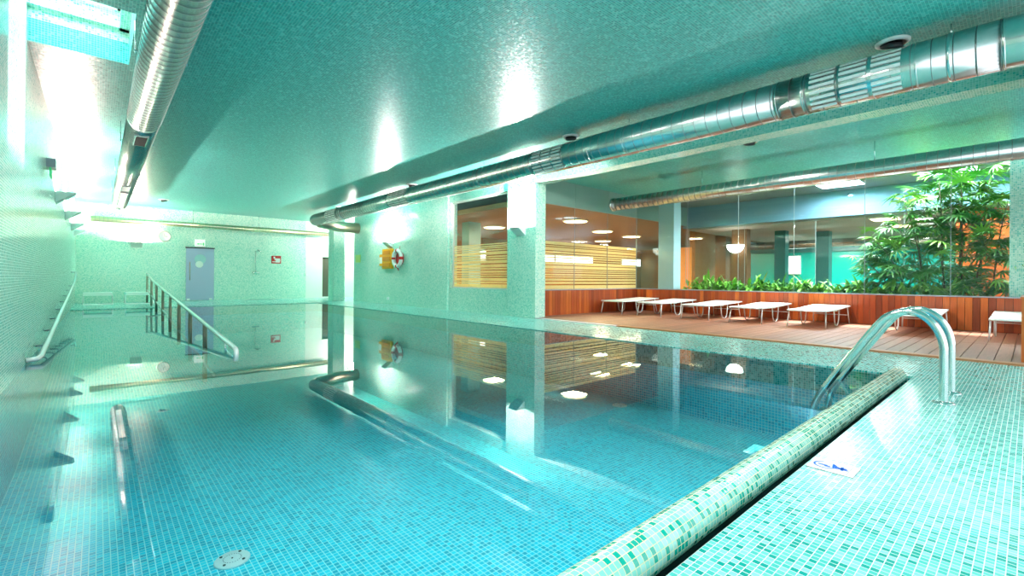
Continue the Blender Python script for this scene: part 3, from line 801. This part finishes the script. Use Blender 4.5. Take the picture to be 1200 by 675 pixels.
# splash figure
for (a, l_) in ((0, .03), (60, .028), (120, .026), (200, .024), (260, .03), (310, .026)):
    t = math.radians(a); mt_ = Matrix.Translation((2.793, .63, 0)) @ Matrix.Rotation(t, 4, 'Z')
    m.box(.0, l_, -.006, .006, .0041, .0046, mat=mt_)
part(m, 'blue_symbols', 'blue', st)
m = MB(); m.box(2.715, 2.87, .5675, .592, .0041, .0046); part(m, 'faded_red_strip', 'pink', st)
m = MB(); m.box(2.72, 2.865, .595, .597, .0041, .0047); part(m, 'divider_line', 'grey', st)

# ------------------------------------------------------------------ sun loungers
def make_lounger():
    e = bpy.data.objects.new('sun_lounger', None); COL.objects.link(e)
    Lx, W = 1.9, .33; zt = .335; r_ = .014
    m = MB()
    m.tube([(0.04, -W, zt), (0, -W+.05, zt-.005), (0, W-.05, zt-.005), (0.04, W, zt)], r_, 10)
    for s_ in (-1, 1): m.tube([(.04, s_*W, zt), (.72, s_*W, zt), (.78, s_*W, zt+.004), (Lx-.04, s_*W, zt+.045)], r_, 10)
    m.tube([(Lx-.04, -W, zt+.045), (Lx, -W+.05, zt+.045), (Lx, W-.05, zt+.045), (Lx-.04, W, zt+.045)], r_, 10)
    m.build('frame', 'alu', e)
    # cloth: two slings with a soft sag, wrapped around the side tubes
    def sling(x0, x1, z0, z1):
        rs = []; n = 10
        for i in range(n+1):
            t = i/n; x = x0+(x1-x0)*t; z = z0+(z1-z0)*t
            ring = []
            for j in range(9):
                u_ = -1+2*j/8; ring.append((x, u_*(W+.014), z+.016-.010*(1-u_*u_)*math.sin(PI*t)))
            for j in range(9):
                u_ = 1-2*j/8; ring.append((x, u_*(W+.014), z-.012-.010*(1-u_*u_)*math.sin(PI*t)))
            rs.append(ring)
        mm = MB(); mm.rings(rs, smooth=False); return mm
    sling(.03, .73, zt, zt).build('seat_sling', 'fabric', e)
    sling(.77, Lx-.03, zt+.003, zt+.045).build('back_sling', 'fabric', e)
    for s_ in (-1, 1):
        m = MB(); m.tube([(.10, s_*(W-.01), zt), (.06, s_*(W+.0), .15), (.03, s_*(W+.01), .0)], .012, 8); m.build('leg', 'alu', e)
        m = MB(); m.tube([(Lx-.22, s_*(W-.01), zt+.03), (Lx-.17, s_*W, .15), (Lx-.13, s_*(W+.01), .0)], .012, 8); m.build('leg', 'alu', e)
        m = MB(); y_ = s_*(W-.03)
        m.tube([(.74, y_, zt), (.78, y_, .12), (.81, y_, .05), (.88, y_, .012), (.98, y_, .012), (1.05, y_, .05), (1.08, y_, .12), (1.12, y_, zt+.01)], .012, 8); m.build('loop_leg', 'alu', e)
        m = MB()
        for x in (.73, .77): m.lathe((x, s_*(W-.01), zt), (0, s_, 0), [(.022, 0), (.022, .03), (.012, .034)], 12)
        m.build('hinge', 'white', e)
    m = MB(); m.tube([(Lx-.18, -W, .19), (Lx-.18, W, .19)], .009, 8); m.build('cross_bar', 'alu', e)
    return e
LG = [(10.42, 7.62, 'white sun lounger at the far end of the row, closest to the striped glass'),
      (10.42, 6.47, 'second white sun lounger from the far striped glass end of the row'),
      (10.40, 5.25, 'third white sun lounger from the far striped glass end of the row'),
      (10.42, 4.12, 'fourth white sun lounger from the far striped glass end of the row'),
      (10.45, 2.97, 'white sun lounger standing clear just left of the pool ladder arches'),
      (10.45, 1.40, 'white sun lounger partly hidden behind the pool ladder arches'),
      (10.50, .10, 'white sun lounger at the right edge of the picture, cut off by the frame')]
l0 = make_lounger()
for i, (x, y, lab) in enumerate(LG):
    o = l0 if i == 0 else copy_tree(l0)
    o.location = (x, y, .022); tag(o, lab, 'sun lounger', 'sun loungers on the timber deck')
def make_bench():
    e = bpy.data.objects.new('bench', None); COL.objects.link(e)
    m = MB(); m.box(-.36, .36, 0, .8, .29, .39); m.build('seat', 'benchwhite', e)
    for s_ in (-1, 1):
        m = MB(); m.tube([(s_*.36, .03, .33), (s_*.37, .0, .0), (s_*.37, .8, .0), (s_*.36, .78, .33)], .014, 8); m.build('side_frame', 'rail', e)
    m = MB(); m.box(-.37, .37, -.01, .02, .0, .028); m.build('foot_bar', 'rail', e)
    return e
b0 = make_bench(); b0.location = (0, 20.3, 0); tag(b0, 'low white bench against the far wall nearest the left corner', 'bench', 'white benches by the far wall')
b1 = copy_tree(b0); b1.location = (1.06, 20.3, 0); tag(b1, 'low white bench by the far wall, partly behind the ramp handrail', 'bench', 'white benches by the far wall')

# ------------------------------------------------------------------ plants
def blade(mb, base, dirv, length, width, droop, up=Vector((0,0,1)), n=4):
    d_ = Vector(dirv).normalized(); side = d_.cross(up)
    if side.length < .1: side = Vector((1,0,0))
    side.normalize(); rs = []
    p_ = Vector(base); n0 = len(mb.v); dd = d_.copy()
    for i in range(n+1):
        t = i/n; w_ = width*math.sin(PI*min(1, .12+t*.88))**.8*.5 if i < n else .001
        fold = Vector((0,0,-1))*w_*.25
        mb.v += [tuple(p_-side*w_+fold*-1), tuple(p_), tuple(p_+side*w_+fold*-1)]
        dd = (dd+Vector((0,0,-1))*droop/n).normalized(); p_ = p_+dd*length/n
    for i in range(n):
        a = n0+i*3
        mb.f += [(a, a+1, a+4, a+3), (a+1, a+2, a+5, a+4)]; mb.fm += [mb.mi]*2
def plantmesh(seed, kind):
    rnd = random.Random(seed); m = MB()
    if kind == 'frond':      # palmate leaf: stalk along +x, leaflets at its end
        m.tube([(0,0,0), (.12,0,.03), (.26,0,.02)], .004, 5)
        for i in range(13):
            a = math.radians(-108+18*i); ll = rnd.uniform(.28, .40)*(1-.25*abs(i-6)/6)
            blade(m, (.26,0,.02), (math.cos(a), math.sin(a), rnd.uniform(-.05,.15)), ll, .034, rnd.uniform(.5,.9))
    else:
        for i in range(30):
            a = rnd.uniform(0, 2*PI); el = rnd.uniform(.15, 1.3)
            bx, by = rnd.uniform(-.12,.12), rnd.uniform(-.12,.12)
            blade(m, (bx, by, rnd.uniform(.0,.16)), (math.cos(a)*math.cos(el), math.sin(a)*math.cos(el), math.sin(el)), rnd.uniform(.16,.3), rnd.uniform(.04,.075), rnd.uniform(.6,1.3))
    return m
# low planting, one object per plant
pr = [plantmesh(20+i, 'clump').build('low_plant', 'leaf2' if i != 1 else 'leaf') for i in range(4)]
rnd = random.Random(3); used = [False]*4; spots = []
y = 6.62; row = 0
while y > .55:
    spots.append((12.99+rnd.uniform(-.04,.06), y)); spots.append((13.27+rnd.uniform(-.06,.06), y-.14))
    y -= .29
for i, (x, yy) in enumerate(spots):
    k_ = i % 4
    if not used[k_]: o = pr[k_]; used[k_] = True
    else: o = pr[k_].copy(); COL.objects.link(o)
    s_ = rnd.uniform(1.05, 1.45); o.location = (x, yy, .565); o.rotation_euler = (0, 0, rnd.uniform(0, 6)); o.scale = (s_, s_, s_*rnd.uniform(.95, 1.3))
    tag(o, 'low leafy bright green plant in the planter behind the timber parapet and its glass', 'plant', 'low green plants in the garden planter')
# big lady palm clump, one object with canes and fan leaves
pp = empty('potted_palm', (13.5, 1.3, .56), 'tall bushy green fan palm growing behind the glass at the right', 'palm')
pp.name = 'fan_palm'
fr = [plantmesh(50+i, 'frond').build('fan_leaf', 'leaf2' if i == 0 else 'leaf') for i in range(3)]
fu = [False]*3; rnd = random.Random(11); nleaf = 0
canes = [(13.35, 1.55, 2.3, -.25), (13.5, 1.25, 2.75, -.05), (13.3, .95, 2.55, .0), (13.6, .7, 2.7, .1), (13.4, .5, 2.2, .15), (13.3, 1.85, 1.6, -.45),
         (13.7, 1.6, 2.5, -.2), (13.25, 1.2, 1.5, -.1), (13.3, .75, 1.35, .1), (13.55, 1.0, 2.9, .02), (13.35, 2.1, 1.1, -.4)]
for (x, y, h, lean) in canes:
    lx = rnd.uniform(-.1, .1)
    top_ = [(x+lx*t*t, y-lean*t*t*1.3, .56+(h-.2)*t) for t in (0, .25, .5, .75, 1.0)]
    m = MB(); m.tube(top_, [.016, .015, .013, .011, .007], 7); part(m, 'cane', 'stem', pp)
    nl = 9 if h > 1.2 else 8
    for j in range(nl):
        t = 1-.62*(j/nl)**1.1 if h > 1.7 else 1-.8*j/nl
        i_ = min(3, int(t*4)); a_, b_ = Vector(top_[i_]), Vector(top_[i_+1]); p_ = a_.lerp(b_, t*4-i_)
        k_ = 0 if (t > .8 and rnd.random() < .75) else rnd.choice([1, 2, 1, 2, 0])
        if not fu[k_]: o = fr[k_]; fu[k_] = True
        else: o = fr[k_].copy(); COL.objects.link(o)
        o.parent = pp; s_ = rnd.uniform(.85, 1.25)
        o.location = p_-Vector(pp.location); o.scale = (s_, s_, s_)
        o.rotation_euler = (rnd.uniform(-.4,.4), -rnd.uniform(-.25, 1.1 if t > .85 else .6), rnd.uniform(0, 2*PI)); nleaf += 1

# the inner mass of leaves too many to count: one part
m = MB(); rnd = random.Random(5); src = [(list(f_.data.vertices), [tuple(p.vertices) for p in f_.data.polygons]) for f_ in fr]
for i in range(340):
    t = rnd.random(); yy = rnd.uniform(.1, 2.45); hh = 2.75*math.sqrt(max(0, 1-((yy-.85)/1.75)**2)); zz = .62+rnd.random()**1.1*max(.2, hh-.1)
    vs_, fs_ = src[rnd.randrange(3)]; n0 = len(m.v); sc_ = rnd.uniform(.8, 1.2)
    mt_ = Matrix.Translation((rnd.uniform(13.15, 14.0), yy, zz)) @ Matrix.Rotation(rnd.uniform(0, 2*PI), 4, 'Z') @ Matrix.Rotation(-rnd.uniform(-.3, .7), 4, 'Y') @ Matrix.Rotation(rnd.uniform(-.5, .5), 4, 'X') @ Matrix.Scale(sc_, 4)
    m.v += [tuple(mt_ @ v_.co) for v_ in vs_]; m.f += [tuple(n0+j for j in f_) for f_ in fs_]; m.fm += [0]*len(fs_)
o = part(m, 'foliage', 'leaf', pp); tag(o, kind='stuff')

# ------------------------------------------------------------------ lamps in the rooms beyond
def lamp_panel(x, y, z, rx, ry, label, glow='warmglow', group='glowing ceiling lamps in the inner room'):
    e = empty('ceiling_lamp', (x, y, z), label, 'ceiling light', group)
    m = MB(); m.lathe((x, y, z), (0,0,-1), [(rx, 0), (rx, .03), (rx-.04, .035)], 28); part(m, 'housing', 'white', e)
    m = MB(); m.lathe((x, y, z-.034), (0,0,-1), [(rx-.05, 0), (rx-.05, .012), (rx-.2, .024)], 28); part(m, 'diffuser', glow, e)
for x, y, lab in ((14.86, 11.29, 'warm round ceiling lamp in the inner room, left of the two brightest'),
                  (17.5, 11.72, 'warm round ceiling lamp in the inner room beside the garden corner'),
                  (18.6, 14.1, 'far warm round ceiling lamp deep in the inner room'),
                  (11.6, 9.9, 'round ceiling lamp just behind the grey green panels'),
                  (10.9, 13.2, 'round ceiling lamp seen through the right wall window')):
    lamp_panel(x, y, 2.86, .42, .3, lab)
def bar_lamp(x, y, lab):
    e = empty('ceiling_lamp', (x, y, 2.72), lab, 'ceiling light', 'warm ceiling lamps in the far hall')
    m = MB(); m.box(x-.35, x+.35, y-.32, y+.32, 2.68, 2.72); part(m, 'housing', 'white', e)
    m = MB(); m.box(x-.3, x+.3, y-.28, y+.28, 2.66, 2.68); part(m, 'diffuser', 'warmglow', e)
bar_lamp(16.3, 2.7, 'warm rectangular ceiling lamp behind the palm in the far hall')
bar_lamp(18.6, 2.6, 'farther warm rectangular ceiling lamp behind the palm in the far hall')
bl = empty('reflected_glow_bowl', (16.55, 6.75, 1.9), 'glowing white bowl standing in for a reflected sconce glow beyond the garden', 'wall light')
m = MB(); m.lathe((16.28, 6.75, 1.88), (0,0,1), [(.03, 0), (.15, .04), (.24, .13), (.28, .28), (.26, .28), (.14, .08)], 28); part(m, 'bowl', 'reflectglow', bl)  # added glowing shape in place of a sconce glow reflected in the glass

# ------------------------------------------------------------------ lights
W = bpy.data.worlds.new('World'); sc.world = W; W.use_nodes = True
bg = W.node_tree.nodes['Background']; bg.inputs[0].default_value = (.86, .94, 1, 1); bg.inputs[1].default_value = 1.15
sun = light('SUN', 'sun', (20, 0, 12), 11.0, (1, .97, .95), angle=math.radians(2.0))
sun.rotation_euler = Vector((1.25, .10, 3.5)).to_track_quat('Z', 'Y').to_euler()
def area(name, loc, rot, sx, sy, e, col): 
    o = light('AREA', name, loc, e, col, rot=rot, shape='RECTANGLE'); o.data.size = sx; o.data.size_y = sy; return o
area('skylight_sky', (-.18, 6.45, 4.22), (0,0,0), .7, 1.2, 16, (.72, .87, 1))
area('garden_slot_sky', (12.98, 1.9, 3.72), (0,0,0), .75, 6.0, 260, (.86, .95, 1))
for i, (a, bb) in enumerate(SL): area('garden_skylight_sky', (14.55, (a+bb)/2, 3.68), (0,0,0), .85, bb-a-.05, 170, (.80, .93, 1))
# room lamps: light given by the ceiling lamps
for (x, y) in ((14.86, 11.29), (17.5, 11.72), (18.6, 14.1), (11.6, 9.9), (10.9, 13.2)):
    area('room_lamp', (x, y, 2.77), (0,0,0), .6, .6, 170, (1, .74, .44))
for (x, y, e_) in ((16.3, 2.7, 110), (18.6, 2.6, 110), (21.8, 5.5, 190), (21.8, 1.5, 130)):  # last two have no fixture, added to brighten the teal wall
    area('hall_lamp_and_fill', (x, y, 2.64), (0,0,0), .6, .6, e_, (1, .95, .85))
for (x, y) in ((.9, 2.8), (2.5, 2.1), (3.3, 1.0)):  # added lamps above the view, only to brighten the near pool and deck
    lamp_panel(x, y, ZC, .38, .3, 'added round fill lamp, out of view over the near end of the pool', 'exitwhite', 'added fill lamps out of view over the near end of the pool')
    area('pool_fill_light', (x, y, ZC-.07), (0,0,0), .5, .5, 40, (1, .96, .92))
def aim(name, loc, tgt, e_, col, deg):
    o = light('SPOT', name, loc, e_, col, .05, spot_size=math.radians(deg), spot_blend=.8)
    o.rotation_euler = (Vector(loc)-Vector(tgt)).to_track_quat('Z', 'Y').to_euler()
aim('ceiling_spot_lamp', (6.42, 16.0, ZC-.08), (XR, 15.4, 1.3), 75, (1, .93, .82), 120)
aim('ceiling_spot_lamp', (6.42, 11.12, ZC-.08), (XR, 12.4, 1.2), 60, (1, .95, .86), 130)
aim('ceiling_spot_lamp', (6.42, 5.42, ZC-.08), (XR+.2, 7.6, 1.0), 130, (1, .97, .90), 120)
aim('ceiling_spot_lamp', (8.9, 3.45, 3.38), (11.2, 3.9, 0), 230, (1, .97, .92), 140)
aim('ceiling_spot_lamp', (1.6, 19.0, ZC-.08), (1.8, YF, .8), 70, (1, .84, .62), 150)
light('POINT', 'corridor_lamp', (8.5, 20.2, 3.0), 130, (1, .95, .84), .15)

# ------------------------------------------------------------------ camera
cam = bpy.data.cameras.new('camera'); co = bpy.data.objects.new('camera', cam); COL.objects.link(co)
F_ = 543.0; cam.sensor_fit = 'HORIZONTAL'; cam.sensor_width = 36; cam.lens = F_/1200*36
cam.shift_y = -10.95/1200; cam.clip_start = .02; cam.clip_end = 200
yaw = math.atan2(485, F_)
co.matrix_world = Matrix.Translation((0, 0, .95)) @ Matrix.Rotation(-yaw, 4, 'Z') @ Matrix.Rotation(PI/2, 4, 'X') @ Matrix.Rotation(math.atan2(8, 1093), 4, 'Z')
sc.camera = co

sc.view_settings.view_transform = 'Standard'
sc.view_settings.look = 'None'
sc.view_settings.exposure = 1.02
sc.view_settings.gamma = 1
sc.view_settings.use_curve_mapping = False
cy = sc.cycles
cy.use_denoising = True
try: cy.denoiser = 'OPENIMAGEDENOISE'
except Exception: pass
cy.max_bounces = 9; cy.diffuse_bounces = 4; cy.glossy_bounces = 4; cy.transparent_max_bounces = 16; cy.transmission_bounces = 6
cy.sample_clamp_indirect = 6; cy.caustics_reflective = False; cy.caustics_refractive = False
